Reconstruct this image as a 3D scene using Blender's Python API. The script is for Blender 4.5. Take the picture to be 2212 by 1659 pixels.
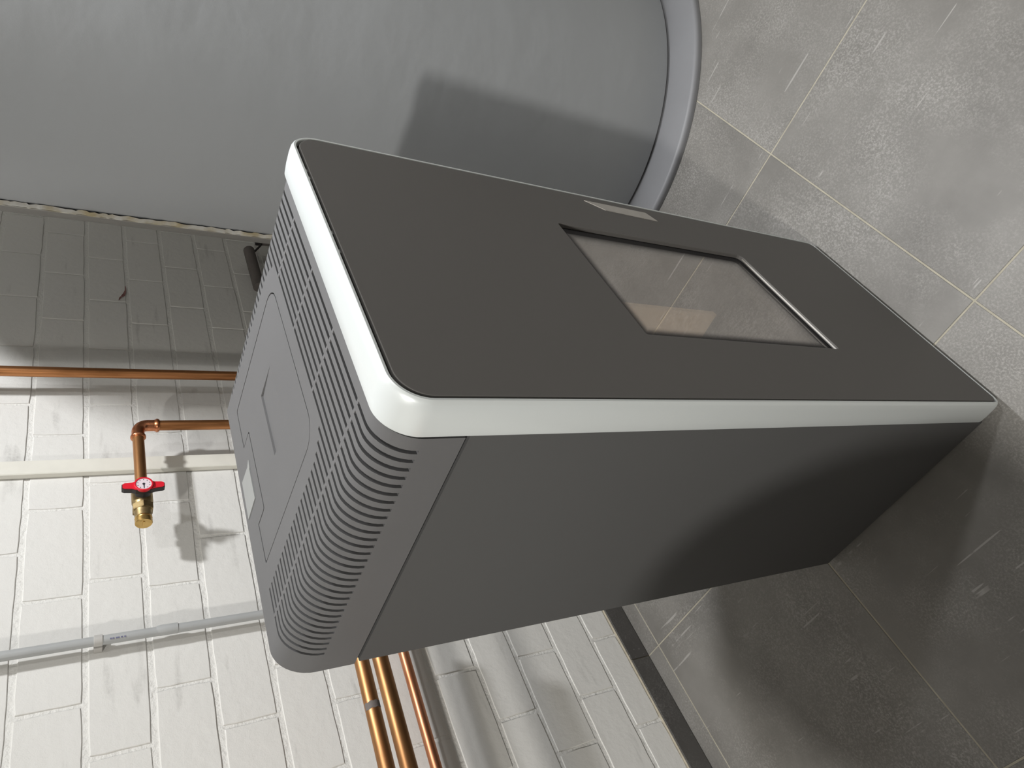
import bpy, bmesh, math, random
from mathutils import Vector, Matrix, noise

random.seed(7)
for o in list(bpy.data.objects):
    bpy.data.objects.remove(o, do_unlink=True)
SC = bpy.context.scene
COL = SC.collection
PI = math.pi

# ------------------------------------------------------------------ camera
F_PX = 1482.1
cam_d = bpy.data.cameras.new('camera')
cam_d.sensor_fit = 'HORIZONTAL'
cam_d.sensor_width = 36.0
cam_d.lens = 36.0 * F_PX / 2212.0
cam_d.clip_start = 0.02
cam = bpy.data.objects.new('camera', cam_d)
COL.objects.link(cam)
rx = Vector((-0.39206654, -0.37050512, -0.84202719))   # the phone was held upright: image right is world down
dn = Vector((-0.66693923, 0.74491284, -0.01723159))
fw = Vector((0.63362125, 0.55482504, -0.5391598))
M = Matrix.Identity(4)
for i in range(3):
    M[i][0] = rx[i]; M[i][1] = -dn[i]; M[i][2] = -fw[i]
M.translation = Vector((-0.40576266, -0.37959452, 1.40697569))
cam.matrix_world = M
SC.camera = cam

# ------------------------------------------------------------------ world and lamps
W_ = bpy.data.worlds.new('world')
SC.world = W_
W_.use_nodes = True
W_.node_tree.nodes['Background'].inputs[0].default_value = (0.9, 0.95, 1.0, 1)
W_.node_tree.nodes['Background'].inputs[1].default_value = 0.03

LAMPS = [('ceiling_lamp_light', (1.15, -0.085, 2.48), 0.13, 40.0, (0.98, 0.985, 1.0)),
         ('ceiling_lamp_light', (-1.36, -0.13, 2.40), 0.13, 48.0, (1.0, 0.97, 0.92)),
         ('ceiling_lamp_light', (0.60, -1.14, 2.40), 0.13, 14.0, (0.98, 0.985, 1.0))]
for n, loc, size, power, col in LAMPS:
    d = bpy.data.lights.new(n, 'AREA')
    d.shape = 'DISK'; d.size = size; d.energy = power; d.color = col
    d.spread = PI
    o = bpy.data.objects.new(n, d)
    o.location = loc
    COL.objects.link(o)

vs = SC.view_settings
SC.display_settings.display_device = 'sRGB'
vs.view_transform = 'Standard'
vs.look = 'None'
vs.gamma = 1.0
vs.use_curve_mapping = False
vs.exposure = 0.0

# ------------------------------------------------------------------ materials
def lin(c):
    r = []
    for v in c:
        v = v / 255.0
        r.append(v / 12.92 if v <= 0.04045 else ((v + 0.055) / 1.055) ** 2.4)
    return (r[0], r[1], r[2], 1.0)

def mat(name, rgb, rough=0.5, metal=0.0, var=0.0, vscale=20.0, bump=0.0, bscale=200.0, bdist=0.001, spec=0.5, vrgb=None, coat=0.0, detail=4.0):
    m = bpy.data.materials.new(name)
    m.use_nodes = True
    nt = m.node_tree; N = nt.nodes; L = nt.links
    b = N['Principled BSDF']
    b.inputs['Base Color'].default_value = lin(rgb)
    b.inputs['Roughness'].default_value = rough
    b.inputs['Metallic'].default_value = metal
    b.inputs['Specular IOR Level'].default_value = spec
    b.inputs['Coat Weight'].default_value = coat
    tc = N.new('ShaderNodeTexCoord')
    if var > 0 or vrgb:
        nz = N.new('ShaderNodeTexNoise'); nz.inputs['Scale'].default_value = vscale; nz.inputs['Detail'].default_value = detail
        L.new(tc.outputs['Object'], nz.inputs['Vector'])
        mx = N.new('ShaderNodeMix'); mx.data_type = 'RGBA'
        c = lin(rgb)
        c2 = lin(vrgb) if vrgb else tuple(v * (1 - var) for v in c[:3]) + (1,)
        mx.inputs[6].default_value = c; mx.inputs[7].default_value = c2
        mr = N.new('ShaderNodeMapRange')
        mr.inputs['From Min'].default_value = 0.35; mr.inputs['From Max'].default_value = 0.65
        L.new(nz.outputs['Fac'], mr.inputs['Value'])
        L.new(mr.outputs['Result'], mx.inputs['Factor'])
        L.new(mx.outputs[2], b.inputs['Base Color'])
    if bump > 0:
        nb = N.new('ShaderNodeTexNoise'); nb.inputs['Scale'].default_value = bscale; nb.inputs['Detail'].default_value = 3.0
        L.new(tc.outputs['Object'], nb.inputs['Vector'])
        bp = N.new('ShaderNodeBump'); bp.inputs['Strength'].default_value = bump; bp.inputs['Distance'].default_value = bdist
        L.new(nb.outputs['Fac'], bp.inputs['Height'])
        L.new(bp.outputs['Normal'], b.inputs['Normal'])
    return m

def brick_mat():
    m = mat('white_painted_brick', (226, 224, 219), 0.75, spec=0.3)
    nt = m.node_tree; N = nt.nodes; L = nt.links; b = N['Principled BSDF']
    geo = N.new('ShaderNodeNewGeometry')
    def nz(scale, detail=4.0, vec=None):
        n = N.new('ShaderNodeTexNoise'); n.inputs['Scale'].default_value = scale; n.inputs['Detail'].default_value = detail
        L.new(vec or geo.outputs['Position'], n.inputs['Vector']); return n
    mp = N.new('ShaderNodeMapping'); mp.inputs['Scale'].default_value = (0.5, 1, 3.0)
    L.new(geo.outputs['Position'], mp.inputs['Vector'])
    # sparse grey scuffs, wear of the paint
    s = nz(9.0, 6.0, mp.outputs['Vector'])
    r = N.new('ShaderNodeMapRange'); r.inputs['From Min'].default_value = 0.63; r.inputs['From Max'].default_value = 0.80
    L.new(s.outputs['Fac'], r.inputs['Value'])
    s2 = nz(160.0, 2.0)
    mul = N.new('ShaderNodeMath'); mul.operation = 'MULTIPLY'
    L.new(r.outputs['Result'], mul.inputs[0]); L.new(s2.outputs['Fac'], mul.inputs[1])
    mx = N.new('ShaderNodeMix'); mx.data_type = 'RGBA'
    mx.inputs[6].default_value = lin((219, 218, 214)); mx.inputs[7].default_value = lin((150, 148, 144))
    L.new(mul.outputs[0], mx.inputs['Factor'])
    L.new(mx.outputs[2], b.inputs['Base Color'])
    n1 = nz(45.0, 5.0); n2 = nz(420.0, 2.0)
    a = N.new('ShaderNodeMath'); a.operation = 'MULTIPLY_ADD'; a.inputs[1].default_value = 0.18
    L.new(n2.outputs['Fac'], a.inputs[0]); L.new(n1.outputs['Fac'], a.inputs[2])
    bp = N.new('ShaderNodeBump'); bp.inputs['Strength'].default_value = 0.45; bp.inputs['Distance'].default_value = 0.0028
    L.new(a.outputs[0], bp.inputs['Height']); L.new(bp.outputs['Normal'], b.inputs['Normal'])
    return m

def tile_mat(name, lo, hi, rough):
    m = mat(name, lo, rough, spec=0.45)
    nt = m.node_tree; N = nt.nodes; L = nt.links; b = N['Principled BSDF']
    tc = N.new('ShaderNodeTexCoord'); oi = N.new('ShaderNodeObjectInfo')
    add = N.new('ShaderNodeVectorMath'); add.operation = 'ADD'
    sc = N.new('ShaderNodeVectorMath'); sc.operation = 'SCALE'; sc.inputs['Scale'].default_value = 37.0
    cb = N.new('ShaderNodeCombineXYZ')
    for i in range(3): L.new(oi.outputs['Random'], cb.inputs[i])
    L.new(cb.outputs[0], sc.inputs[0]); L.new(tc.outputs['Object'], add.inputs[0]); L.new(sc.outputs[0], add.inputs[1])
    def nz(scale, detail, mapscale=None, rough_=0.6):
        n = N.new('ShaderNodeTexNoise'); n.inputs['Scale'].default_value = scale; n.inputs['Detail'].default_value = detail; n.inputs['Roughness'].default_value = rough_
        if mapscale:
            mp = N.new('ShaderNodeMapping'); mp.inputs['Scale'].default_value = mapscale
            L.new(add.outputs[0], mp.inputs['Vector']); L.new(mp.outputs[0], n.inputs['Vector'])
        else:
            L.new(add.outputs[0], n.inputs['Vector'])
        return n
    def rng(n, a, c, out=1.0):
        r = N.new('ShaderNodeMapRange'); r.inputs['From Min'].default_value = a; r.inputs['From Max'].default_value = c; r.inputs['To Max'].default_value = out
        L.new(n.outputs[0], r.inputs['Value']); return r
    big = rng(nz(3.2, 6.0), 0.32, 0.68)
    fine = rng(nz(230.0, 4.0, None, 0.75), 0.45, 0.70)
    fleck_zone = rng(nz(4.0, 5.0), 0.40, 0.66)
    streak = rng(nz(110.0, 1.0, (1.0, 0.045, 1.0)), 0.685, 0.712, 0.8)
    zone2 = rng(nz(9.0, 3.0), 0.52, 0.56)
    base = N.new('ShaderNodeMix'); base.data_type = 'RGBA'
    base.inputs[6].default_value = lin(lo); base.inputs[7].default_value = lin(hi)
    L.new(big.outputs[0], base.inputs['Factor'])
    fl = N.new('ShaderNodeMath'); fl.operation = 'MULTIPLY'; L.new(fine.outputs[0], fl.inputs[0]); L.new(fleck_zone.outputs[0], fl.inputs[1])
    st = N.new('ShaderNodeMath'); st.operation = 'MULTIPLY'; L.new(streak.outputs[0], st.inputs[0]); L.new(zone2.outputs[0], st.inputs[1])
    mxx = N.new('ShaderNodeMath'); mxx.operation = 'MAXIMUM'; L.new(fl.outputs[0], mxx.inputs[0]); L.new(st.outputs[0], mxx.inputs[1])
    k = N.new('ShaderNodeMath'); k.operation = 'MULTIPLY'; k.inputs[1].default_value = 0.5; L.new(mxx.outputs[0], k.inputs[0])
    top = N.new('ShaderNodeMix'); top.data_type = 'RGBA'
    top.inputs[7].default_value = lin(tuple(min(255, v + 62) for v in hi))
    L.new(base.outputs[2], top.inputs[6]); L.new(k.outputs[0], top.inputs['Factor'])
    L.new(top.outputs[2], b.inputs['Base Color'])
    bp = N.new('ShaderNodeBump'); bp.inputs['Strength'].default_value = 0.25; bp.inputs['Distance'].default_value = 0.0006
    L.new(nz(180.0, 3.0).outputs[0], bp.inputs['Height']); L.new(bp.outputs[0], b.inputs['Normal'])
    return m

def jacket_mat():
    m = mat('grey_foil_jacket', (156, 159, 162), 0.5, spec=0.4)
    nt = m.node_tree; N = nt.nodes; L = nt.links; b = N['Principled BSDF']
    tc = N.new('ShaderNodeTexCoord')
    def nz(scale, ms, det=4.0):
        mp = N.new('ShaderNodeMapping'); mp.inputs['Scale'].default_value = ms
        L.new(tc.outputs['Object'], mp.inputs['Vector'])
        n = N.new('ShaderNodeTexNoise'); n.inputs['Scale'].default_value = scale; n.inputs['Detail'].default_value = det
        L.new(mp.outputs[0], n.inputs['Vector']); return n
    a = nz(3.0, (1, 1, 1.6)); c = nz(420.0, (1, 1, 1), 2.0)
    ma = N.new('ShaderNodeMath'); ma.operation = 'MULTIPLY_ADD'; ma.inputs[1].default_value = 0.012
    L.new(c.outputs[0], ma.inputs[0]); L.new(a.outputs[0], ma.inputs[2])
    bp = N.new('ShaderNodeBump'); bp.inputs['Strength'].default_value = 0.25; bp.inputs['Distance'].default_value = 0.02
    L.new(ma.outputs[0], bp.inputs['Height']); L.new(bp.outputs[0], b.inputs['Normal'])
    return m

def copper_mat(name, rgb, dark, rough, ms):
    m = mat(name, rgb, rough, 1.0)
    nt = m.node_tree; N = nt.nodes; L = nt.links; b = N['Principled BSDF']
    geo = N.new('ShaderNodeNewGeometry')
    mp = N.new('ShaderNodeMapping'); mp.inputs['Scale'].default_value = ms
    L.new(geo.outputs['Position'], mp.inputs['Vector'])
    n = N.new('ShaderNodeTexNoise'); n.inputs['Scale'].default_value = 60.0; n.inputs['Detail'].default_value = 6.0
    L.new(mp.outputs[0], n.inputs['Vector'])
    r = N.new('ShaderNodeMapRange'); r.inputs['From Min'].default_value = 0.42; r.inputs['From Max'].default_value = 0.72
    L.new(n.outputs[0], r.inputs['Value'])
    mx = N.new('ShaderNodeMix'); mx.data_type = 'RGBA'; mx.inputs[6].default_value = lin(rgb); mx.inputs[7].default_value = lin(dark)
    L.new(r.outputs[0], mx.inputs['Factor']); L.new(mx.outputs[2], b.inputs['Base Color'])
    r2 = N.new('ShaderNodeMapRange'); r2.inputs['To Min'].default_value = rough - 0.06; r2.inputs['To Max'].default_value = rough + 0.14
    L.new(n.outputs[0], r2.inputs['Value']); L.new(r2.outputs[0], b.inputs['Roughness'])
    return m

def glass_mat():
    m = bpy.data.materials.new('mirrored_stove_glass')
    m.use_nodes = True
    nt = m.node_tree; N = nt.nodes; L = nt.links
    N.remove(N['Principled BSDF'])
    t = N.new('ShaderNodeBsdfTransparent'); t.inputs[0].default_value = (1.0, 0.985, 0.965, 1)
    g = N.new('ShaderNodeBsdfGlossy'); g.inputs['Roughness'].default_value = 0.02; g.inputs['Color'].default_value = (0.97, 0.94, 0.92, 1)
    mx = N.new('ShaderNodeMixShader'); mx.inputs[0].default_value = 0.42
    L.new(t.outputs[0], mx.inputs[1]); L.new(g.outputs[0], mx.inputs[2])
    # dotted black print that fades out from the rim of the pane
    tc = N.new('ShaderNodeTexCoord'); sx = N.new('ShaderNodeSeparateXYZ'); L.new(tc.outputs['Object'], sx.inputs[0])
    def math_(op, a, b):
        n = N.new('ShaderNodeMath'); n.operation = op
        for i, v in enumerate((a, b)):
            if isinstance(v, float): n.inputs[i].default_value = v
            else: L.new(v, n.inputs[i])
        return n.outputs[0]
    dx = math_('MINIMUM', math_('SUBTRACT', sx.outputs[0], 0.1285), math_('SUBTRACT', 0.3965, sx.outputs[0]))
    dz = math_('MINIMUM', math_('SUBTRACT', sx.outputs[2], 0.354), math_('SUBTRACT', 0.7765, sx.outputs[2]))
    d = math_('MINIMUM', dx, dz)
    r = N.new('ShaderNodeMapRange'); r.interpolation_type = 'SMOOTHSTEP'
    r.inputs['From Min'].default_value = 0.009; r.inputs['From Max'].default_value = 0.028
    r.inputs['To Min'].default_value = 0.88; r.inputs['To Max'].default_value = 0.0
    L.new(d, r.inputs['Value'])
    df = N.new('ShaderNodeBsdfDiffuse'); df.inputs[0].default_value = (0.035, 0.034, 0.035, 1)
    m2 = N.new('ShaderNodeMixShader'); L.new(r.outputs[0], m2.inputs[0]); L.new(mx.outputs[0], m2.inputs[1]); L.new(df.outputs[0], m2.inputs[2])
    L.new(m2.outputs[0], N['Material Output'].inputs[0])
    return m

MT = {}
MT['brick'] = brick_mat()
MT['mortar'] = mat('white_painted_mortar', (222, 221, 217), 0.85, bump=0.7, bscale=130, bdist=0.004, spec=0.25)
MT['plaster'] = mat('white_plaster', (222, 220, 214), 0.85, bump=0.2, bscale=60, spec=0.25)
MT['tile'] = tile_mat('grey_stone_tile', (101, 99, 95), (126, 124, 120), 0.5)
MT['skirt'] = tile_mat('dark_skirting_tile', (66, 64, 62), (82, 80, 78), 0.5)
MT['grout'] = mat('beige_grout', (168, 163, 148), 0.9, var=0.15, vscale=40, bump=0.3, bscale=300)
MT['caulk'] = mat('cream_caulk', (186, 178, 160), 0.8, var=0.2, vscale=60)
MT['frame'] = mat('silver_lacquer', (205, 210, 210), 0.34, 0.2, spec=0.5, coat=0.1)
MT['panel'] = mat('anthracite_steel', (90, 88, 86), 0.55, bump=0.12, bscale=900, bdist=0.0004, spec=0.35)
MT['body'] = mat('dark_grey_steel', (79, 79, 79), 0.62, bump=0.1, bscale=900, bdist=0.0004, spec=0.3)
MT['cover'] = mat('dark_grey_cast', (93, 93, 94), 0.55, var=0.05, vscale=6, bump=0.12, bscale=900, bdist=0.0004, spec=0.4)
MT['black'] = mat('black_void', (16, 15, 15), 0.8, var=0.3, vscale=30)  # near-black, paints the shade inside gaps, slots and hollows
MT['plate'] = mat('brushed_steel', (188, 184, 178), 0.4, 0.5, var=0.08, vscale=40)
MT['label'] = mat('pale_display', (134, 136, 135), 0.4, var=0.03, vscale=30)
MT['firebrick'] = mat('beige_vermiculite', (238, 214, 182), 0.9, var=0.06, vscale=60)
MT['firesteel'] = mat('sooty_steel', (96, 90, 84), 0.7, var=0.25, vscale=12)
MT['gasket'] = mat('black_gasket', (30, 29, 30), 0.85, var=0.3, vscale=200, bump=0.4, bscale=300)
MT['glass'] = glass_mat()
MT['jacket'] = jacket_mat()
MT['jbase'] = mat('grey_tank_foot', (124, 125, 128), 0.5, var=0.06, vscale=8)
MT['strip'] = mat('grey_closing_strip', (128, 126, 122), 0.5, var=0.1, vscale=20)
MT['torn'] = mat('white_torn_edge', (196, 195, 190), 0.8, vrgb=(170, 158, 128), vscale=28)
MT['copper'] = copper_mat('aged_copper', (184, 136, 92), (142, 101, 66), 0.40, (0.15, 1, 1))
MT['copperv'] = copper_mat('aged_copper_upright', (188, 132, 88), (140, 94, 58), 0.38, (1, 1, 0.12))
MT['copperp'] = copper_mat('bright_copper', (206, 142, 108), (172, 114, 80), 0.36, (0.15, 1, 1))
MT['fitting'] = copper_mat('copper_fitting', (206, 138, 102), (170, 108, 72), 0.25, (1, 1, 1))
MT['brass'] = copper_mat('dull_brass', (168, 148, 108), (122, 104, 74), 0.42, (1, 1, 1))
MT['brassb'] = copper_mat('polished_brass', (206, 172, 108), (176, 142, 84), 0.28, (1, 1, 1))
MT['red'] = mat('red_plastic', (214, 26, 46), 0.4, var=0.05, vscale=100)
MT['dark'] = mat('black_plastic', (40, 36, 36), 0.5, var=0.1, vscale=80)
MT['dial'] = mat('white_dial', (222, 208, 214), 0.4, var=0.02, vscale=50)
MT['ink'] = mat('dial_ink', (40, 36, 44), 0.5, var=0.05, vscale=90)
MT['duct'] = mat('white_pvc_duct', (224, 222, 212), 0.45, var=0.04, vscale=30)
MT['conduit'] = mat('grey_pvc_conduit', (172, 174, 174), 0.42, var=0.05, vscale=25)
MT['clip'] = mat('pale_grey_clip', (188, 186, 182), 0.5, var=0.05, vscale=40)
MT['print'] = mat('blue_grey_print', (112, 112, 140), 0.6, var=0.1, vscale=300)
MT['scuff'] = mat('dark_red_paint_smear', (92, 34, 36), 0.6, vrgb=(150, 110, 105), vscale=120)
MT['pipe_grey'] = mat('grey_insulated_pipe', (104, 98, 94), 0.7, var=0.1, vscale=50)
MT['caster_grey'] = mat('silver_grey_foil', (142, 143, 145), 0.5, var=0.03, vscale=6)  # colour of the added shadow-casting cylinder
MT['wall_grey'] = mat('grey_plaster', (138, 135, 130), 0.85, bump=0.2, bscale=60, spec=0.25)
MT['lamp_body'] = mat('white_lamp_base', (230, 230, 228), 0.5, var=0.03, vscale=10)

# ------------------------------------------------------------------ helpers
def obj(name, bm_or_me, m=None, parent=None, smooth=False, loc=None):
    if isinstance(bm_or_me, bmesh.types.BMesh):
        me = bpy.data.meshes.new(name)
        bmesh.ops.recalc_face_normals(bm_or_me, faces=bm_or_me.faces[:])
        bm_or_me.to_mesh(me); bm_or_me.free()
    else:
        me = bm_or_me
    if m is not None and not me.materials:
        me.materials.append(m)
    if smooth:
        for p in me.polygons: p.use_smooth = True
        try: me.set_sharp_from_angle(angle=math.radians(38))
        except Exception: pass
    o = bpy.data.objects.new(name, me)
    COL.objects.link(o)
    if parent: o.parent = parent
    if loc is not None: o.location = loc
    return o

def tag(o, label=None, cat=None, group=None, kind=None):
    if label: o['label'] = label
    if cat: o['category'] = cat
    if group: o['group'] = group
    if kind: o['kind'] = kind
    return o

def empty(name, loc=(0, 0, 0), rz=0.0):
    o = bpy.data.objects.new(name, None)
    o.empty_display_size = 0.05
    o.location = loc; o.rotation_euler = (0, 0, rz)
    COL.objects.link(o)
    return o

def add_box(bm, x0, x1, y0, y1, z0, z1, bev=0.0, seg=2):
    r = bmesh.ops.create_cube(bm, size=1.0)
    vv = r['verts']
    for v in vv:
        v.co = Vector((x0 + (v.co.x + .5) * (x1 - x0), y0 + (v.co.y + .5) * (y1 - y0), z0 + (v.co.z + .5) * (z1 - z0)))
    if bev > 0:
        ee = list({e for v in vv for e in v.link_edges})
        bmesh.ops.bevel(bm, geom=ee, offset=bev, segments=seg, affect='EDGES', profile=0.5)
    return bm

def box(*a, **k):
    return add_box(bmesh.new(), *a, **k)

def frame_at(d):
    d = d.normalized()
    u = d.orthogonal().normalized() if abs(d.z) > .9 else d.cross(Vector((0, 0, 1))).normalized()
    return u, d.cross(u).normalized()

def add_tube(bm, pts, rad, seg=24, caps=True):
    pts = [Vector(p) for p in pts]
    rads = rad if isinstance(rad, (list, tuple)) else [rad] * len(pts)
    rings = []
    d0 = (pts[1] - pts[0]).normalized()
    u, v = frame_at(d0)
    prev = d0
    for i, p in enumerate(pts):
        if i == 0: d = (pts[1] - pts[0])
        elif i == len(pts) - 1: d = (pts[-1] - pts[-2])
        else: d = (pts[i + 1] - p).normalized() + (p - pts[i - 1]).normalized()
        if d.length < 1e-9: d = prev
        d.normalize()
        q = prev.rotation_difference(d)
        u = q @ u; v = q @ v; prev = d
        rings.append([bm.verts.new(p + rads[i] * (math.cos(2 * PI * k / seg) * u + math.sin(2 * PI * k / seg) * v)) for k in range(seg)])
    for a, b in zip(rings, rings[1:]):
        for k in range(seg):
            bm.faces.new((a[k], a[(k + 1) % seg], b[(k + 1) % seg], b[k]))
    if caps:
        bm.faces.new(rings[0][::-1]); bm.faces.new(rings[-1])
    return bm

def tube(pts, rad, seg=24, caps=True):
    return add_tube(bmesh.new(), pts, rad, seg, caps)

def lathe_axis(p0, axis, prof, seg=32):
    """prof: list of (distance along axis, radius)"""
    a = Vector(axis).normalized(); p0 = Vector(p0)
    return tube_profile([p0 + a * s for s, r in prof], [max(r, 1e-4) for s, r in prof], a, seg)

def tube_profile(pts, rads, a, seg):
    bm = bmesh.new()
    u, v = frame_at(a)
    rings = [[bm.verts.new(p + r * (math.cos(2 * PI * k / seg) * u + math.sin(2 * PI * k / seg) * v)) for k in range(seg)] for p, r in zip(pts, rads)]
    for x, y in zip(rings, rings[1:]):
        for k in range(seg):
            bm.faces.new((x[k], x[(k + 1) % seg], y[(k + 1) % seg], y[k]))
    bm.faces.new(rings[0][::-1]); bm.faces.new(rings[-1])
    return bm

def rrect(x0, x1, z0, z1, rtl, rtr, rbr, rbl, n=10):
    """rounded rectangle, counter-clockwise from bottom-left"""
    out = []
    for cx, cz, r, a0 in ((x0 + rbl, z0 + rbl, rbl, PI), (x1 - rbr, z0 + rbr, rbr, 1.5 * PI), (x1 - rtr, z1 - rtr, rtr, 0), (x0 + rtl, z1 - rtl, rtl, .5 * PI)):
        for i in range(n + 1):
            a = a0 + .5 * PI * i / n
            out.append((cx + r * math.cos(a), cz + r * math.sin(a)))
    return out

def prism(loop2d, to3, d0, d1, hole=None, bev=0.0):
    """solid from a 2-D outline; to3(a, b, d) -> 3-D point; optional hole outline"""
    bm = bmesh.new()
    def ring(lp, d): return [bm.verts.new(to3(a, b, d)) for a, b in lp]
    o0, o1 = ring(loop2d, d0), ring(loop2d, d1)
    n = len(o0)
    for i in range(n):
        bm.faces.new((o0[i], o0[(i + 1) % n], o1[(i + 1) % n], o1[i]))
    if hole:
        h0, h1 = ring(hole, d0), ring(hole, d1)
        m = len(h0)
        for i in range(m):
            bm.faces.new((h0[i], h1[i], h1[(i + 1) % m], h0[(i + 1) % m]))
        for oo, hh in ((o0, h0), (o1, h1)):
            ed = []
            for lp in (oo, hh):
                for i in range(len(lp)):
                    e = bm.edges.get((lp[i], lp[(i + 1) % len(lp)]))
                    ed.append(e)
            bmesh.ops.triangle_fill(bm, edges=ed, use_beauty=True)
    else:
        bm.faces.new(o0[::-1]); bm.faces.new(o1)
    if bev > 0:
        ee = [e for e in bm.edges if len(e.link_faces) == 2 and e.calc_face_angle(0) > 1.2]
        bmesh.ops.bevel(bm, geom=ee, offset=bev, segments=2, affect='EDGES', profile=0.5)
    return bm

# ------------------------------------------------------------------ room
YB = 1.155            # face of the brick wall
RX0, RX1, RY0 = -2.5, 2.75, -2.4
RZ = 2.62
def struct(name, bm, m):
    return tag(obj(name, bm, m), kind='structure')

floor = struct('floor', box(RX0 - .1, RX1 + .1, RY0 - .1, YB + .1, -0.06, -0.0012), MT['grout'])
wall_back = struct('wall_back', box(RX0 - .1, RX1 + .1, YB + 0.0026, YB + 0.12, -0.06, RZ), MT['mortar'])
struct('wall_left', box(RX0 - .1, RX0, RY0, YB + .0032, -0.06, RZ), MT['wall_grey'])
struct('wall_right', box(RX1, RX1 + .1, RY0, YB + .0032, -0.06, RZ), MT['plaster'])
struct('wall_front', box(RX0 - .1, RX1 + .1, RY0 - .1, RY0, -0.06, RZ), MT['plaster'])
struct('ceiling', box(RX0 - .1, RX1 + .1, RY0 - .1, YB + .12, RZ, RZ + .1), MT['plaster'])

# floor tiles 60 x 60 on a measured grid
TX, TY, TS, TG = 0.768, -0.106, 0.6, 0.0034
tile_cache = {}
def tile_mesh(w, h):
    key = (round(w, 4), round(h, 4))
    if key not in tile_cache:
        bm = box(0, w, 0, h, -0.012, 0.0, bev=0.0009, seg=1)
        me = bpy.data.meshes.new('tile'); bmesh.ops.recalc_face_normals(bm, faces=bm.faces[:]); bm.to_mesh(me); bm.free()
        me.materials.append(MT['tile'])
        tile_cache[key] = me
    return tile_cache[key]
for i in range(-5, 4):
    for j in range(-4, 3):
        x0 = TX + TS * i; x1 = x0 + TS; y0 = TY + TS * j; y1 = y0 + TS
        x0 = max(x0, RX0); x1 = min(x1, RX1); y0 = max(y0, RY0); y1 = min(y1, 1.1545)
        if x1 - x0 < 0.03 or y1 - y0 < 0.02: continue
        h = TG / 2
        o = obj('tile', tile_mesh(x1 - x0 - TG, y1 - y0 - TG), None, floor, loc=(x0 + h, y0 + h, random.uniform(-0.0003, 0.0003)))

# skirting of dark tile strips
base = tag(obj('baseboard_back', box(RX0, RX1, 1.1508, YB + .0032, 0.0, 0.0685, bev=.0008, seg=1), MT['caulk']), kind='structure')
for i in range(-5, 4):
    x0 = max(TX + TS * i, RX0); x1 = min(TX + TS * (i + 1), RX1)
    if x1 - x0 < .05: continue
    obj('skirting_tile', box(x0 + .0014, x1 - .0014, 1.1465, 1.1535, 0.0025, 0.0662, bev=.0008, seg=1), MT['skirt'], base)

# bricks
BEDS = [0.035, 0.158, 0.283, 0.412, 0.530, 0.652, 0.778, 0.902, 1.018, 1.138, 1.257, 1.375, 1.497, 1.618, 1.740, 1.862]
PITCH = 0.25
def brick_mesh(w, h, seed):
    rnd = random.Random(seed)
    bm = bmesh.new()
    n1, n2 = 7, 4
    loop = [(-w / 2 + w * i / n1, -h / 2) for i in range(n1)] + [(w / 2, -h / 2 + h * i / n2) for i in range(n2)]
    loop += [(w / 2 - w * i / n1, h / 2) for i in range(n1)] + [(-w / 2, h / 2 - h * i / n2) for i in range(n2)]
    corners = {0, n1, n1 + n2, 2 * n1 + n2}
    pts = []
    for i, (x, z) in enumerate(loop):
        x += rnd.uniform(-.0009, .0009); z += rnd.uniform(-.0009, .0009)
        if i in corners: x *= 1 - .0012 / w * 2; z *= 1 - .0012 / h * 2
        pts.append((x, z))
    def ring(off, y): return [bm.verts.new((x * (1 + 2 * off / w), y, z * (1 + 2 * off / h))) for x, z in pts]
    r0, r1, r2, r3 = ring(-.0013, 0.0), ring(-.0004, .0005), ring(0, .0014), ring(.0002, .0042)
    n = len(pts)
    bm.faces.new(r0)
    for p, q in ((r0, r1), (r1, r2), (r2, r3)):
        for i in range(n): bm.faces.new((p[i], p[(i + 1) % n], q[(i + 1) % n], q[i]))
    bmesh.ops.recalc_face_normals(bm, faces=bm.faces[:])
    if bm.faces[0].normal.y > 0: bmesh.ops.reverse_faces(bm, faces=bm.faces[:])
    me = bpy.data.meshes.new('brick')
    bm.to_mesh(me); bm.free()
    me.materials.append(MT['brick'])
    return me
bm_cache = {}
# joints: measured positions; the courses drift a little along the wall
EVEN = [.252 + .25 * n for n in range(-9, 0)] + [.252 + .2432 * n for n in range(0, 10)]
ODD = [.112 + .2488 * n for n in range(-9, 10)]
ROW10 = [.252 + .25 * n for n in range(-9, 1)] + [.646, .932, 1.222] + [1.468 + .2495 * n for n in range(0, 5)]
for r in range(len(BEDS) - 1):
    z0, z1 = BEDS[r], BEDS[r + 1]
    if r == 0: z0 = 0.0705 - 0.006
    J = ROW10 if r == 10 else (ODD if r % 2 == 1 else EVEN)
    for i in range(len(J) - 1):
        x0, x1 = J[i], J[i + 1]
        gz = 0.0125
        gx = 0.0085 if x1 < 1.3 else 0.0062
        vkey = (r, round(x1 - x0, 3), round(gx, 4), i % 3)
        if vkey not in bm_cache:
            bm_cache[vkey] = brick_mesh(x1 - x0 - gx, z1 - z0 - gz, r * 31 + i)
        o = obj('brick', bm_cache[vkey], None, wall_back, loc=((x0 + x1) / 2, YB + random.uniform(-.0004, .0004), (z0 + z1) / 2 + random.uniform(-.001, .001)))
        o.rotation_euler = (random.uniform(-.002, .002), random.uniform(-.004, .004), random.uniform(-.0015, .0015))

# dark red smear of paint on a brick
bm = bmesh.new()
pts = [(1.808, 1.262), (1.785, 1.262), (1.765, 1.266), (1.752, 1.270), (1.738, 1.279), (1.722, 1.284)]
wd = [.0008, .0018, .0042, .0052, .0030, .0006]
up, lo = [], []
for (x, z), w in zip(pts, wd):
    up.append(bm.verts.new((x, YB - 0.0028, z + w))); lo.append(bm.verts.new((x, YB - 0.0028, z - w)))
for a in range(len(pts) - 1):
    bm.faces.new((up[a], up[a + 1], lo[a + 1], lo[a]))
obj('paint_smear', bm, MT['scuff'], wall_back)

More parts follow.
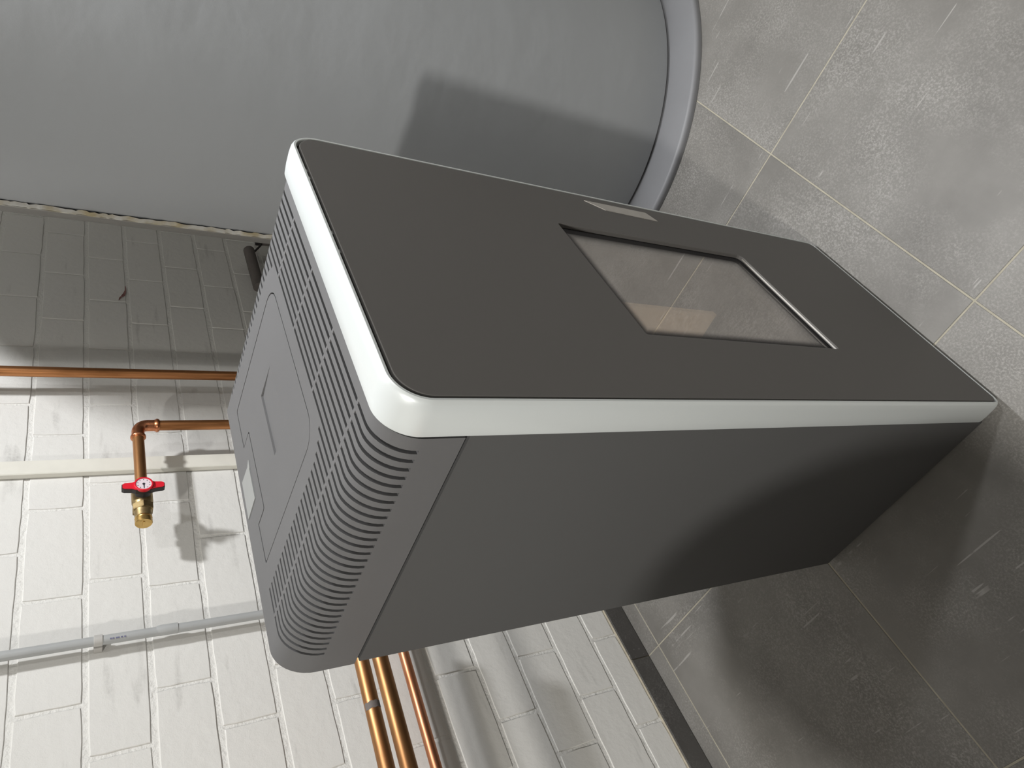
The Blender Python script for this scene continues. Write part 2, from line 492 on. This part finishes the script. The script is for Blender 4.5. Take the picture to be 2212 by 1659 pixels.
# ------------------------------------------------------------------ pellet stove
YAW = math.radians(-1.02465)
ZO = 0.0093
SW, SD, SH = 0.5232, 0.4864, 1.163
stove = empty('pellet_stove', (0, 0, ZO), YAW)
tag(stove, 'dark grey pellet stove with silver front frame and slotted top cover', 'stove')
FD = 0.046            # depth of the silver frame
# silver frame: sweep a cross-section along the outline
def frame_bm():
    bm = bmesh.new()
    # (inset from outline, y)
    prof = [(0.0010, FD), (0.0, FD - .002), (-0.0006, 0.030), (-0.0002, 0.014), (0.0008, 0.0055), (0.0022, 0.0022), (0.0040, 0.0004), (0.0066, 0.0004), (0.0072, 0.0012), (0.0072, 0.016), (0.014, 0.016), (0.014, FD)]
    rings = []
    for ins, y in prof:
        lp = rrect(ins, SW - ins, ins, SH - ins, .042 - ins, .042 - ins, .024 - min(ins, .012), .024 - min(ins, .012), 12)
        rings.append([bm.verts.new((x, y, z)) for x, z in lp])
    for a, b in zip(rings, rings[1:] + rings[:1]):
        n = len(a)
        for i in range(n):
            bm.faces.new((a[i], a[(i + 1) % n], b[(i + 1) % n], b[i]))
    return bm
obj('front_frame', frame_bm(), MT['frame'], stove, smooth=True)

# front panel with window opening
PX0, PX1, PZ0, PZ1 = 0.0094, SW - 0.0094, 0.0098, SH - 0.0104
WX0, WX1, WZ0, WZ1 = 0.1285, 0.3965, 0.354, 0.7765
t3 = lambda a, b, d: (a, d, b)
wloop = rrect(WX0, WX1, WZ0, WZ1, .004, .004, .012, .004, 5)
obj('front_panel', prism(rrect(PX0, PX1, PZ0, PZ1, .034, .034, .016, .016, 12), t3, 0.0003, 0.0078, hole=wloop, bev=.0012), MT['panel'], stove)
tag(obj('lit_sill_strip', prism([(WX0 + .002, WZ0 + .0002), (WX1 - .008, WZ0 + .0002), (WX1 - .008, WZ0 + .0016), (WX0 + .002, WZ0 + .0016)], t3, 0.0024, 0.0050), MT['plate'], stove), 'pale strip painting the light along the lower edge of the window')  # pale colour stands for light caught on the opening's lower edge
obj('gap_shade', prism(rrect(.0074, SW - .0074, .0074, SH - .0074, .034, .034, .016, .016, 10), t3, 0.0078, 0.0086, hole=rrect(.02, SW - .02, .02, SH - .02, .03, .03, .01, .01, 8)), MT['black'], stove)  # black ring puts the shade into the gap round the panel
obj('window_glass', box(WX0 - .006, WX1 + .006, 0.0080, 0.0106, WZ0 - .006, WZ1 + .006), MT['glass'], stove)
obj('gasket', prism(rrect(WX0 - .02, WX1 + .02, WZ0 - .02, WZ1 + .02, .01, .01, .01, .01, 4), t3, 0.0108, 0.016, hole=rrect(WX0 + .014, WX1 - .014, WZ0 + .014, WZ1 - .014, .008, .008, .008, .008, 4)), MT['gasket'], stove)
obj('door_frame', prism(rrect(WX0 - .02, WX1 + .02, WZ0 - .02, WZ1 + .02, .01, .01, .01, .01, 4), t3, 0.0245, 0.034, hole=rrect(WX0 + .026, WX1 - .026, WZ0 + .026, WZ1 - .026, .012, .012, .012, .012, 4), bev=.001), MT['firesteel'], stove)
# fire chamber seen through the glass
fx0, fx1, fy0, fy1, fz0, fz1 = 0.10, 0.405, 0.035, 0.33, 0.285, 0.83
bm = bmesh.new()
add_box(bm, fx0 - .006, fx0, fy0, fy1, fz0, fz1); add_box(bm, fx1, fx1 + .006, fy0, fy1, fz0, fz1)
add_box(bm, fx0, fx1, fy1, fy1 + .006, fz0, fz1); add_box(bm, fx0, fx1, fy0, fy1, fz0 - .006, fz0); add_box(bm, fx0, fx1, fy0, fy1, fz1, fz1 + .006)
fb = obj('fire_chamber', bm, MT['firesteel'], stove)
tag(obj('lining_board', prism([(.1150, .790), (.2270, .790), (.2280, .5540), (.2200, .5525), (.1170, .690)], t3, 0.0200, 0.0235), MT['firebrick'], fb), 'beige lining board behind the glass')
bm = bmesh.new()
prof = [(0.0, .062), (0.012, .066), (.05, .072), (.052, .068), (.014, .058), (.01, .0005)]
obj('burn_pot', lathe_axis((0.27, 0.19, fz0 + .001), (0, 0, 1), prof, 28), MT['firesteel'], fb, smooth=True)

# light metal name plate with slanted ends by the right edge
obj('name_plate', prism([(0.4715, 0.514), (0.4965, 0.527), (0.4965, 0.669), (0.4745, 0.634)], t3, -0.0007, 0.0009), MT['plate'], stove)
# little spacers in the top gap
for xx in (0.425, 0.406, 0.281, 0.243):
    obj('spacer', box(xx - .003, xx + .003, 0.004, 0.0095, PZ1 - .002, SH - .0062), MT['frame'], stove)

# side, back and bottom panels
def side_bm(x0, x1):
    lp = rrect(FD + .001, SD, 0.004, 1.0680, .001, .003, .003, .001, 3)
    return prism(lp, lambda a, b, d: (d, a, b), x0, x1, bev=0)
obj('side_panel', side_bm(0.0022, 0.010), MT['body'], stove)
obj('side_panel', side_bm(SW - .010, SW - .0022), MT['body'], stove)
obj('back_panel', box(.012, SW - .012, SD - .008, SD - .002, .004, 1.066), MT['body'], stove)
obj('front_bulkhead', prism(rrect(.016, SW - .016, .016, SH - .016, .03, .03, .01, .01, 6), t3, 0.0355, 0.0400, hole=rrect(.09, .42, .27, .85, .003, .003, .003, .003, 2)), MT['black'], stove)
obj('bottom_plate', box(.012, SW - .012, .02, SD - .01, .004, .010), MT['black'], stove)
for fx in (.05, SW - .05):
    for fy in (.06, SD - .05):
        obj('foot', lathe_axis((fx, fy, -ZO + .0005), (0, 0, 1), [(0, .018), (.006, .018), (ZO + .004, .014)], 16), MT['dark'], stove)

# top cover: bent sheet with long slots
RC = 0.042
def cover_z(y):                       # the cover rises slightly to the back
    return SH - .0042 + .017 * (y - FD) / (SD - FD)
def cover_pt(u, y):
    """u runs over the section: left side up, arc, top, arc, right side down"""
    x0, x1 = 0.0018, SW - 0.0018
    zt = SH - .0042
    ls = (zt - RC) - 1.0725; la = .5 * PI * RC; lt = (x1 - x0) - 2 * RC
    if u < ls: p = (x0, 1.0725 + u, 0.0)
    elif u < ls + la:
        a = (u - ls) / RC; p = (x0 + RC - RC * math.cos(a), zt - RC + RC * math.sin(a), 0)
    elif u < ls + la + lt: p = (x0 + RC + (u - ls - la), zt, 0)
    elif u < ls + 2 * la + lt:
        a = (u - ls - la - lt) / RC; p = (x1 - RC + RC * math.sin(a), zt - RC + RC * math.cos(a), 0)
    else: p = (x1, zt - RC - (u - ls - 2 * la - lt), 0)
    x, z = p[0], p[1]
    k = min(1.0, max(0.0, (z - 1.085) / (zt - 1.085)))
    return Vector((x, y, z + k * (cover_z(y) - zt)))
_ls = (SH - .0042 - RC) - 1.0725; _la = .5 * PI * RC; _lt = (SW - .0036) - 2 * RC
UMAX = 2 * _ls + 2 * _la + _lt
def ux(x): return _ls + _la + (x - .0018 - RC)          # u of a top position
U_L = 1.1168 - 1.0725                                     # lower slot end on the side
U_R = UMAX - U_L
ROW0, ROWP, SLW = 0.0685, 0.01252, 0.0048
RIBS = (0.0725, 0.1835, 0.2975, 0.4115)
RB = 0.0022
def slots_for(k):
    y = ROW0 + ROWP * k
    rb = [ux(r - .006 * (k / 30.0) * (1 if i == 0 else 0)) for i, r in enumerate(RIBS)]
    if k < 8:
        ed = [U_L] + rb + [U_R]
        return y, [(ed[i] + (RB if i else 0), ed[i + 1] - (RB if i < len(ed) - 2 else 0)) for i in range(len(ed) - 1)]
    xl = {8: .134, 9: .124, 10: .118}.get(k, .114 - .008 * (k - 11) / 19)
    xr = {8: .448, 9: .457, 10: .463}.get(k, .466 + .012 * (k - 11) / 19)
    return y, [(U_L, rb[0] - RB), (rb[0] + RB, ux(xl)), (ux(xr), U_R)]
DOOR = (0.141, 0.432, 0.184, 0.440)
CZ = (0.128, 0.4435, 0.172, 0.4585)        # flat zone cut out of the grid for the hopper lid
def cover_bm():
    us = {0.0, UMAX}
    for i in range(6): us.add(_ls * i / 5); us.add(UMAX - _ls * i / 5)
    for i in range(11): us.add(_ls + _la * i / 10); us.add(UMAX - _ls - _la * i / 10)
    ys = {FD + .0034, SD + .004}
    for i in range(12): ys.add(FD + .0034 + (SD + .004 - FD - .0034) * i / 11)
    rows = []
    for k in range(31):
        y, sl = slots_for(k)
        rows.append((y - SLW / 2, y + SLW / 2, sl))
        ys.update((y - SLW / 2, y + SLW / 2))
        for a, b in sl: us.update((a, b))
    us.update((ux(CZ[0]), ux(CZ[1]))); ys.update((CZ[2], CZ[3]))
    def thin(s, must):
        out = []
        for v in sorted(s):
            if out and v - out[-1] < 2e-5: continue
            out.append(v)
        return out
    us = thin(us, None); ys = thin(ys, None)
    bm = bmesh.new()
    V = {}
    def vert(i, j):
        if (i, j) not in V: V[(i, j)] = bm.verts.new(cover_pt(us[i], ys[j]))
        return V[(i, j)]
    cu0, cu1 = ux(CZ[0]), ux(CZ[1])
    for j in range(len(ys) - 1):
        ym = (ys[j] + ys[j + 1]) / 2
        row = next((r for r in rows if r[0] < ym < r[1]), None)
        for i in range(len(us) - 1):
            um = (us[i] + us[i + 1]) / 2
            if row and any(a < um < b for a, b in row[2]): continue
            if cu0 < um < cu1 and CZ[2] < ym < CZ[3]: continue
            bm.faces.new((vert(i, j), vert(i + 1, j), vert(i + 1, j + 1), vert(i, j + 1)))
    # flat field round the hopper lid
    i0 = min(range(len(us)), key=lambda i: abs(us[i] - cu0)); i1 = min(range(len(us)), key=lambda i: abs(us[i] - cu1))
    j0 = min(range(len(ys)), key=lambda j: abs(ys[j] - CZ[2])); j1 = min(range(len(ys)), key=lambda j: abs(ys[j] - CZ[3]))
    outer = [(i, j0) for i in range(i0, i1)] + [(i1, j) for j in range(j0, j1)] + [(i, j1) for i in range(i1, i0, -1)] + [(i0, j) for j in range(j1, j0, -1)]
    ov = [vert(*p) for p in outer]
    hv = [bm.verts.new((x, y, cover_z(y))) for x, y in door_outline(0.0)]
    ed = []
    for lp in (ov, hv):
        for a in range(len(lp)):
            e = bm.edges.get((lp[a], lp[(a + 1) % len(lp)])) or bm.edges.new((lp[a], lp[(a + 1) % len(lp)]))
            ed.append(e)
    bmesh.ops.triangle_fill(bm, edges=ed, use_beauty=True)
    bmesh.ops.recalc_face_normals(bm, faces=bm.faces[:])
    return bm
def door_outline(g):
    """hopper lid outline: rounded front corners, cut-out in the back edge"""
    x0, x1, y0, y1 = DOOR[0] + g, DOOR[1] - g, DOOR[2] + g, DOOR[3] - g
    r = .034 - g
    out = []
    for i in range(11):
        a = PI + .5 * PI * i / 10; out.append((x0 + r + r * math.cos(a), y0 + r + r * math.sin(a)))
    for i in range(11):
        a = 1.5 * PI + .5 * PI * i / 10; out.append((x1 - r + r * math.cos(a), y0 + r + r * math.sin(a)))
    nx1, nx0, ny = .351 + g, .207 - g, .404 - g
    out += [(x1, y1 - .002), (x1 - .002, y1), (nx1 + .001, y1), (nx1, y1 - .001), (nx1, ny + .004), (nx1 - .0012, ny + .0012), (nx1 - .004, ny),
            (nx0 + .004, ny), (nx0 + .0012, ny + .0012), (nx0, ny + .004), (nx0, y1 - .001), (nx0 - .001, y1), (x0 + .002, y1), (x0, y1 - .002)]
    return out
bm = cover_bm()
bm.normal_update()
rimd = .0075
for e in [e for e in bm.edges if e.is_boundary]:
    f = e.link_faces[0]
    p, q = [l.vert for l in f.loops if l.edge == e or l.link_loop_prev.edge == e][:2] if False else (e.verts[0], e.verts[1])
    a_, b_ = bm.verts.new(p.co), bm.verts.new(q.co)
    c_, d_ = bm.verts.new(q.co - q.normal * rimd), bm.verts.new(p.co - p.normal * rimd)
    bm.faces.new((a_, b_, c_, d_)).material_index = 0
me = bpy.data.meshes.new('top_cover'); bm.to_mesh(me); bm.free()
me.materials.append(MT['cover'])
cover = obj('top_cover', me, None, stove)
for p in me.polygons: p.use_smooth = True
me.set_sharp_from_angle(angle=math.radians(30))
# black sheet standing in for the shade below the slots and seam
bm = bmesh.new()
def inner_pt(u, y):
    p = cover_pt(u, y); c = Vector((SW / 2, y, 1.0))
    lim = .0075 if p.z < 1.09 else .020
    x = min(max(p.x, lim), SW - lim)
    return Vector((x, y, p.z - (.024 if p.z > 1.12 else .012 if p.z < 1.08 else 0)))
st = [UMAX * i / 60 for i in range(61)]
ra = [bm.verts.new(inner_pt(u, FD + .003)) for u in st]; rb_ = [bm.verts.new(inner_pt(u, SD)) for u in st]
for i in range(60): bm.faces.new((ra[i], ra[i + 1], rb_[i + 1], rb_[i]))
obj('slot_shade', bm, MT['black'], stove)
obj('cover_gap_shade', prism([(.004, 1.073), (.010, 1.073), (.010, 1.11), (.05, 1.148), (SW - .05, 1.148), (SW - .01, 1.11), (SW - .01, 1.073), (SW - .004, 1.073), (SW - .004, 1.12), (SW - .016, 1.146), (SW - .045, 1.156), (.045, 1.156), (.016, 1.146), (.004, 1.12)], t3, FD - .003, FD + .0012), MT['black'], stove)  # black web draws the shade line between frame and cover
obj('cover_back_wall', prism(rrect(.006, SW - .006, 1.0745, 1.168, .04, .04, .002, .002, 8), t3, SD - .002, SD + .0005), MT['cover'], stove)

# hopper lid with a finger scoop
def lid_bm():
    bm = bmesh.new()
    lo = door_outline(.0021)
    top = [bm.verts.new((x, y, cover_z(y) - .0002)) for x, y in lo]
    bot = [bm.verts.new((x, y, cover_z(y) - .0075)) for x, y in lo]
    n = len(top)
    for i in range(n): bm.faces.new((top[i], bot[i], bot[(i + 1) % n], top[(i + 1) % n]))
    bm.faces.new(bot)
    # scoop: deep edge to the back, running out at the front
    sx0, sx1, sy0, sy1 = .229, .344, .262, .321
    rim = [bm.verts.new((x, y, cover_z(y) - .0002)) for x, y in ((sx0, sy0), (sx1, sy0), (sx1, sy1), (sx0, sy1))]
    deep = [bm.verts.new((x, y, cover_z(y) - .0002 - d)) for x, y, d in ((sx0 + .0008, sy0 + .001, .0002), (sx1 - .0008, sy0 + .001, .0002), (sx1 - .0008, sy1 - .0008, .0028), (sx0 + .0008, sy1 - .0008, .0028))]
    for i in range(4): bm.faces.new((rim[i], rim[(i + 1) % 4], deep[(i + 1) % 4], deep[i]))
    bm.faces.new(deep)
    ed = []
    for lp in (top, rim):
        for i in range(len(lp)): ed.append(bm.edges.get((lp[i], lp[(i + 1) % len(lp)])))
    bmesh.ops.triangle_fill(bm, edges=ed, use_beauty=True)
    return bm
obj('hopper_lid', lid_bm(), MT['cover'], stove)
# well below the cut-out: a shelf that carries the pale display
wl = prism([(.200, .400), (.358, .400), (.358, .446), (.200, .446)], lambda a, b, d: (a, b, cover_z(b) - d), .0030, .0075)
obj('display_well', wl, MT['cover'], stove)
dis = prism([(.246, .430), (.300, .430), (.3025, .428), (.305, .4275), (.3155, .4255), (.3165, .4275), (.311, .437), (.313, .4755), (.244, .4765)], lambda a, b, d: (a, b, cover_z(b) - d), -.0012, .0028, bev=.0004)
tag(obj('display', dis, MT['label'], stove), 'pale grey display plate')

# ------------------------------------------------------------------ buffer tank
TC = Vector((1.6287, 0.1942, 0))
tank = empty('buffer_tank', TC)
tag(tank, 'tall grey cylindrical water tank in a foil jacket standing beside the stove', 'tank')
def arc_shell(r, a0, a1, z0, z1, thick, n, zs):
    bm = bmesh.new()
    full = abs(a1 - a0 - 2 * PI) < 1e-6
    m = n if full else n + 1
    def rg(rad, z): return [bm.verts.new((rad * math.cos(a0 + (a1 - a0) * i / n), rad * math.sin(a0 + (a1 - a0) * i / n), z)) for i in range(m)]
    outs = [rg(r + dr, z) for z, dr in zs]
    for a, b in zip(outs, outs[1:]):
        for i in range(n): bm.faces.new((a[i], a[(i + 1) % m], b[(i + 1) % m], b[i]))
    return bm
zs = [(.0255, -.012), (.0262, -.005), (.029, -.001), (.034, .0)] + [(.034 + i * .1, 0.0) for i in range(1, 20)] + [(1.96, 0), (1.985, -.004), (2.0, -.015), (2.02, -.06), (2.035, -.2), (2.04, -.5)]
bmj = arc_shell(.525, 0, 2 * PI, 0, 0, 0, 144, zs)
for v in bmj.verts:                                    # soft folds of the sheet
    if .06 < v.co.z < 1.95:
        d = Vector((v.co.x, v.co.y)).normalized()
        a = math.atan2(v.co.y, v.co.x)
        w = noise.noise(Vector((a * 5.0, v.co.z * 1.4, 3.1))) * .0016 + noise.noise(Vector((a * 16.0, v.co.z * .9, 9.0))) * .0006
        v.co.x += d.x * w; v.co.y += d.y * w
jk = obj('jacket', bmj, MT['jacket'], tank, smooth=True)
obj('floor_ring', lathe_axis((0, 0, 0), (0, 0, 1), [(0.0005, .6218), (.010, .6222), (.016, .6205), (.0195, .617), (.021, .611), (.021, .40)], 128), MT['jbase'], tank, smooth=True)
obj('shadow_gap_core', lathe_axis((0, 0, .0212), (0, 0, 1), [(0, .498), (.03, .498)], 64), MT['black'], tank)
A0, A1 = math.radians(106), math.radians(133.5)
zs2 = [(.03, 0.0), (.5, 0.0), (1.0, 0), (1.5, 0), (1.95, 0)]
obj('closing_strip', arc_shell(.5365, A0, A1, 0, 0, 0, 16, zs2), MT['strip'], tank, smooth=True)
bm = bmesh.new()
rnd = random.Random(5)
prev = None
z = .03
while z < 1.95:
    a_in = A1 + .006 + rnd.random() ** 2 * .010
    bulge = rnd.uniform(0.0, .004)
    q = [bm.verts.new(((.5258 + bulge) * math.cos(a_in), (.5258 + bulge) * math.sin(a_in), z)),
         bm.verts.new(((.5335 + bulge) * math.cos(A1 + .004), (.5335 + bulge) * math.sin(A1 + .004), z)),
         bm.verts.new((.5369 * math.cos(A1 - .006), .5369 * math.sin(A1 - .006), z))]
    if prev:
        for i in range(2): bm.faces.new((prev[i], prev[i + 1], q[i + 1], q[i]))
    prev = q
    z += rnd.uniform(.004, .014)
obj('torn_edge', bm, MT['torn'], jk, smooth=True)

# ------------------------------------------------------------------ pipes
def pipe(name, label, p0, p1, r, m, cat='pipe', group=None):
    o = obj(name, tube([p0, p1], r, 28), m, None, smooth=True)
    tag(o, label, cat, group); return o
# upright copper pipe left of the tank
pA = empty('copper_pipe', (1.266, 1.075, 0))
tag(pA, 'upright copper pipe on the white wall between the tank and the valve pipe', 'pipe')
obj('tube', tube([(0, 0, .0), (0, 0, RZ)], .0140, 28), MT['copperv'], pA, smooth=True)
for zz in (.45, 1.95):
    obj('pipe_clip', lathe_axis((0, 0, zz), (0, 0, 1), [(0, .0150), (.001, .0162), (.017, .0162), (.018, .0150)], 24), MT['clip'], pA, smooth=True)
    obj('clip_stem', tube([(0, .015, zz + .009), (0, .0875, zz + .009)], .004, 10), MT['clip'], pA)

# copper pipe with elbow that carries the ball valve (22 mm)
YP = 1.05
VX, VZ = 1.032, 1.2635
RP = 0.0134
pB = empty('copper_pipe', (VX, YP, 0))
tag(pB, 'copper pipe with a press elbow rising behind the stove and turning left', 'pipe')
obj('tube', tube([(0, 0, 0.0), (0, 0, VZ - .026)], RP, 28), MT['copperv'], pB, smooth=True)
XV = 0.818             # where the valve starts
obj('tube', tube([(-.026, 0, VZ), (XV - VX - .004, 0, VZ)], RP, 28), MT['copper'], pB, smooth=True)
el = []
RB_ = .024
for i in range(13):
    a = .5 * PI * i / 12
    el.append((-RB_ + RB_ * math.cos(a), 0, VZ - RB_ + RB_ * math.sin(a)))
elb = obj('elbow', tube([(0, 0, VZ - .050), (0, 0, VZ - .034)] + el + [(-.034, 0, VZ), (-.046, 0, VZ)], RP + .0016, 28), MT['fitting'], pB, smooth=True)
for p, ax in (((0, 0, VZ - .046), (0, 0, 1)), ((-.042, 0, VZ), (1, 0, 0))):
    obj('press_ring', lathe_axis(p, ax, [(-.005, RP + .001), (-.0042, RP + .0026), (-.001, RP + .0046), (.002, RP + .0046), (.005, RP + .0026), (.008, RP + .0014)], 28), MT['fitting'], elb, smooth=True)

# ball valve with thermometer handle
vb = empty('ball_valve', (XV, YP, VZ))
tag(vb, 'brass ball valve with red thermometer handle at the end of the copper pipe', 'valve')
body = obj('body', lathe_axis((0, 0, 0), (-1, 0, 0), [(-.012, RP + .001), (-.010, .0135), (0, .0145), (.006, .0150), (.009, .0215), (.014, .0228), (.044, .0228), (.050, .0205), (.070, .0196), (.074, .0185), (.090, .0180)], 32), MT['brass'], vb, smooth=True)
obj('hex_nut', lathe_axis((-.052, 0, 0), (-1, 0, 0), [(0, .0225), (.0015, .0240), (.0165, .0240), (.018, .0225)], 6), MT['brass'], vb)
obj('hex_nut', lathe_axis((-.004, 0, 0), (-1, 0, 0), [(0, .0150), (.0015, .0165), (.009, .0165), (.010, .0150)], 6), MT['brass'], vb)
cap = obj('end_cap', lathe_axis((-.088, 0, 0), (-1, 0, 0), [(0, .0180), (.003, .0186), (.0045, .0170), (.0075, .0170), (.0085, .0184), (.016, .0184), (.0175, .0172), (.0176, .001)], 32), MT['brassb'], vb, smooth=True)
obj('slot', box(-.1069, -.1054, -.0085, .0085, -.0022, .0022, bev=.0006), MT['brassb'], cap)
obj('stem', lathe_axis((-.030, -.012, 0), (0, -1, 0), [(0, .0165), (.012, .0160), (.018, .0130), (.034, .0130)], 24), MT['dark'], vb, smooth=True)
# handle: butterfly bar seen from the front (plane x-z), long axis upright
hx, hy = -.030, -.046
def bar(loop, d0, d1, bev): return prism(loop, lambda a, b, d: (hx + a, hy + d, b), d0, d1, bev=bev)
wing = [(-.0135, -.016), (-.0100, -.024), (-.0085, -.040), (-.0055, -.0445), (.0055, -.0445), (.0085, -.040), (.0100, -.024), (.0135, -.016), (.0135, .016), (.0100, .024), (.0085, .040), (.0055, .0445), (-.0055, .0445), (-.0085, .040), (-.0100, .024), (-.0135, .016)]
hd = obj('handle', bar(wing, .0, .013, .002), MT['dark'], vb, smooth=False)
obj('handle_face', bar([(a * .92, b * .965) for a, b in wing], -.0022, .0004, .0008), MT['red'], hd)
dl = obj('dial_ring', lathe_axis((hx, hy - .001, 0), (0, -1, 0), [(-.004, .0175), (.004, .0200), (.0062, .0200), (.0068, .0190), (.0066, .0168), (.0050, .0164), (.0048, .001)], 36), MT['red'], vb, smooth=True)
obj('dial_face', lathe_axis((hx, hy - .0058, 0), (0, -1, 0), [(0, .0164), (.0003, .0163)], 36), MT['dial'], dl)
# hand, hub and scale marks
bm = bmesh.new()
def flat(pts, y):
    f = [bm.verts.new((hx + a, y, b)) for a, b in pts]; g = [bm.verts.new((hx + a, y - .0003, b)) for a, b in pts]
    n = len(f)
    for i in range(n): bm.faces.new((f[i], f[(i + 1) % n], g[(i + 1) % n], g[i]))
    bm.faces.new(g)
yy = hy - .0062
flat([(.0030 * math.cos(a), .0030 * math.sin(a)) for a in [2 * PI * i / 12 for i in range(12)]], yy)
flat([(.002, .0012), (-.0132, .0004), (-.0132, -.0010), (.002, -.0016)], yy - .0001)
obj('needle', bm, MT['ink'], dl)
bm = bmesh.new()
for i in range(9):
    a = PI + math.radians(36 + 36 * i) + PI * 0
    ca, sa = math.cos(a), math.sin(a); r0 = .0128
    w = .0009
    flat([(r0 * ca + w * (ca - sa), r0 * sa + w * (sa + ca)), (r0 * ca + w * (-ca - sa), r0 * sa + w * (-sa + ca)), (r0 * ca + w * (-ca + sa), r0 * sa + w * (-sa - ca)), (r0 * ca + w * (ca + sa), r0 * sa + w * (sa - ca))], yy)
obj('scale_marks', bm, MT['ink'], dl)

# three pipes running along behind the stove to the left
def hpipe(name, label, xa, za, xb, zb, y, r, m):
    # straight line through two measured points, continued behind the stove and out of the frame
    s = (zb - za) / (xb - xa)
    p = lambda x: (x, y, za + s * (x - xa))
    return pipe(name, label, p(.42), p(RX0 + .002), r, m, 'pipe')
pP1 = hpipe('copper_pipe', 'uppermost of the three copper pipes running left from behind the stove', .225, .9, .044, .9065, .934, .0152, MT['copper'])
pP2 = hpipe('copper_pipe', 'middle of the three copper pipes running left from behind the stove', .178, .9035, -.012, .909, .83, .0150, MT['copper'])
pP3 = hpipe('copper_pipe', 'thin lowest of the three copper pipes running left from behind the stove', .307, .726, .051, .734, 1.114, .0124, MT['copperp'])
bm = bmesh.new()
g = []
for i in range(5):
    xx = .122 + .0035 * i
    yy0 = .934; zz0 = .9 + (.9065 - .9) / (.044 - .225) * (xx - .225)
    g.append([bm.verts.new((xx + .0012 * math.sin(j * 2.1), yy0 + .0155 * math.cos(math.radians(a)), zz0 + .0155 * math.sin(math.radians(a)))) for j, a in enumerate(range(100, 290, 15))])
for p, q in zip(g, g[1:]):
    for j in range(len(p) - 1): bm.faces.new((p[j], p[j + 1], q[j + 1], q[j]))
obj('sticker_residue', bm, MT['pipe_grey'], pP1, smooth=True)
for o_ in (pP1, pP2, pP3): o_['group'] = 'copper pipes running left behind the stove'

# ------------------------------------------------------------------ cable duct and conduit on the wall
du = empty('cable_duct', (0.9815, YB, 0))
tag(du, 'narrow white plastic cable duct running up the brick wall', 'cable duct')
obj('duct_base', box(-.0215, .0215, -.010, -.0004, .07, RZ, bev=.001), MT['duct'], du)
bm = bmesh.new()
lp = [(-.0225, -.004), (-.0225, -.0165), (-.0205, -.0185), (.0205, -.0185), (.0225, -.0165), (.0225, -.004), (.0212, -.004), (.0212, -.0105), (-.0212, -.0105), (-.0212, -.004)]
obj('duct_cover', prism(lp, lambda a, b, d: (a, b, d), .07, RZ - .001), MT['duct'], du)
co = empty('conduit_pipe', (0.480, YB - .026, 0))
tag(co, 'pale grey plastic conduit running up the brick wall', 'conduit')
obj('tube', tube([(.006, 0, .07), (0, 0, 1.2), (-.005, 0, RZ)], .0100, 24), MT['conduit'], co, smooth=True)
obj('coupling', lathe_axis((.001, 0, 1.203), (0, 0, 1), [(0, .0100), (.0004, .0116), (.034, .0116), (.042, .0102)], 24), MT['conduit'], co, smooth=True)
for zz in (1.345, .42):
    cl = obj('conduit_clip', lathe_axis((0, 0, zz), (0, 0, 1), [(0, .0102), (.0005, .0118), (.0155, .0118), (.016, .0102)], 24), MT['clip'], co, smooth=True)
    obj('clip_foot', box(-.013, .013, .008, .0255, zz, zz + .016, bev=.001), MT['clip'], co)
for i, zz in enumerate((1.303, 1.309, 1.315, 1.3185, 1.3245, 1.329)):
    obj('printed_mark', box(-.0062, -.0022, -.00955, -.0086, zz, zz + .0034), MT['print'], co)

# pipe end and sensor cable at the wall behind the tank
sp = empty('drain_pipe', (1.9, 1.09, .84))
tag(sp, 'short grey pipe stub with a thin cable beside the tank at the wall', 'pipe')
obj('tube', tube([(.135, 0, 0), (.128, 0, 0), (-.12, 0, 0)], [.014, .0205, .0205], 20), MT['pipe_grey'], sp, smooth=True)
cb = [(.115, -.005, -.018), (.14, -.01, -.036), (.165, -.01, -.05), (.19, -.01, -.055)]
obj('cable', tube(cb, .004, 10), MT['dark'], sp, smooth=True)
obj('bracket', box(.175, .215, -.02, .0, -.20, -.035, bev=.002), MT['pipe_grey'], sp)
obj('bracket', box(.172, .240, -.022, .002, -.052, -.030, bev=.003), MT['dark'], sp)

# ------------------------------------------------------------------ added domed cylinder, unseen left of the frame, shaped to throw the soft round shadow
caster = empty('shadow_caster', (-.712, .165, 0))
tag(caster, 'grey domed cylinder on short feet added out of view to cast a shadow', 'shadow caster')
CR = .205
dome = [(CR, .070)] + [(CR, .07 + .97 * i / 8) for i in range(1, 9)]
bm = lathe_axis((0, 0, 0), (0, 0, 1), [(.060, CR - .02), (.064, CR - .006), (.075, CR), (.5, CR), (1.0, CR), (1.195, CR)] , 64)
obj('jacket', bm, MT['caster_grey'], caster, smooth=True)
bm = lathe_axis((0, 0, 1.1952), (0, 0, 1), [(0, CR + .001)] + [(.232 * math.sin(.5 * PI * i / 14), (CR + .001) * math.cos(.5 * PI * i / 14) + .0002) for i in range(1, 15)], 64)
obj('domed_lid', bm, MT['caster_grey'], caster, smooth=True)
obj('band', lathe_axis((0, 0, 1.187), (0, 0, 1), [(0, CR + .0005), (.001, CR + .003), (.013, CR + .003), (.014, CR + .0012)], 64), MT['duct'], caster, smooth=True)
for k in range(3):
    a = 2 * PI * k / 3 + .5
    obj('foot', lathe_axis((.16 * math.cos(a), .16 * math.sin(a), .0005), (0, 0, 1), [(0, .022), (.006, .022), (.012, .016), (.062, .016)], 16), MT['dark'], caster, smooth=True)
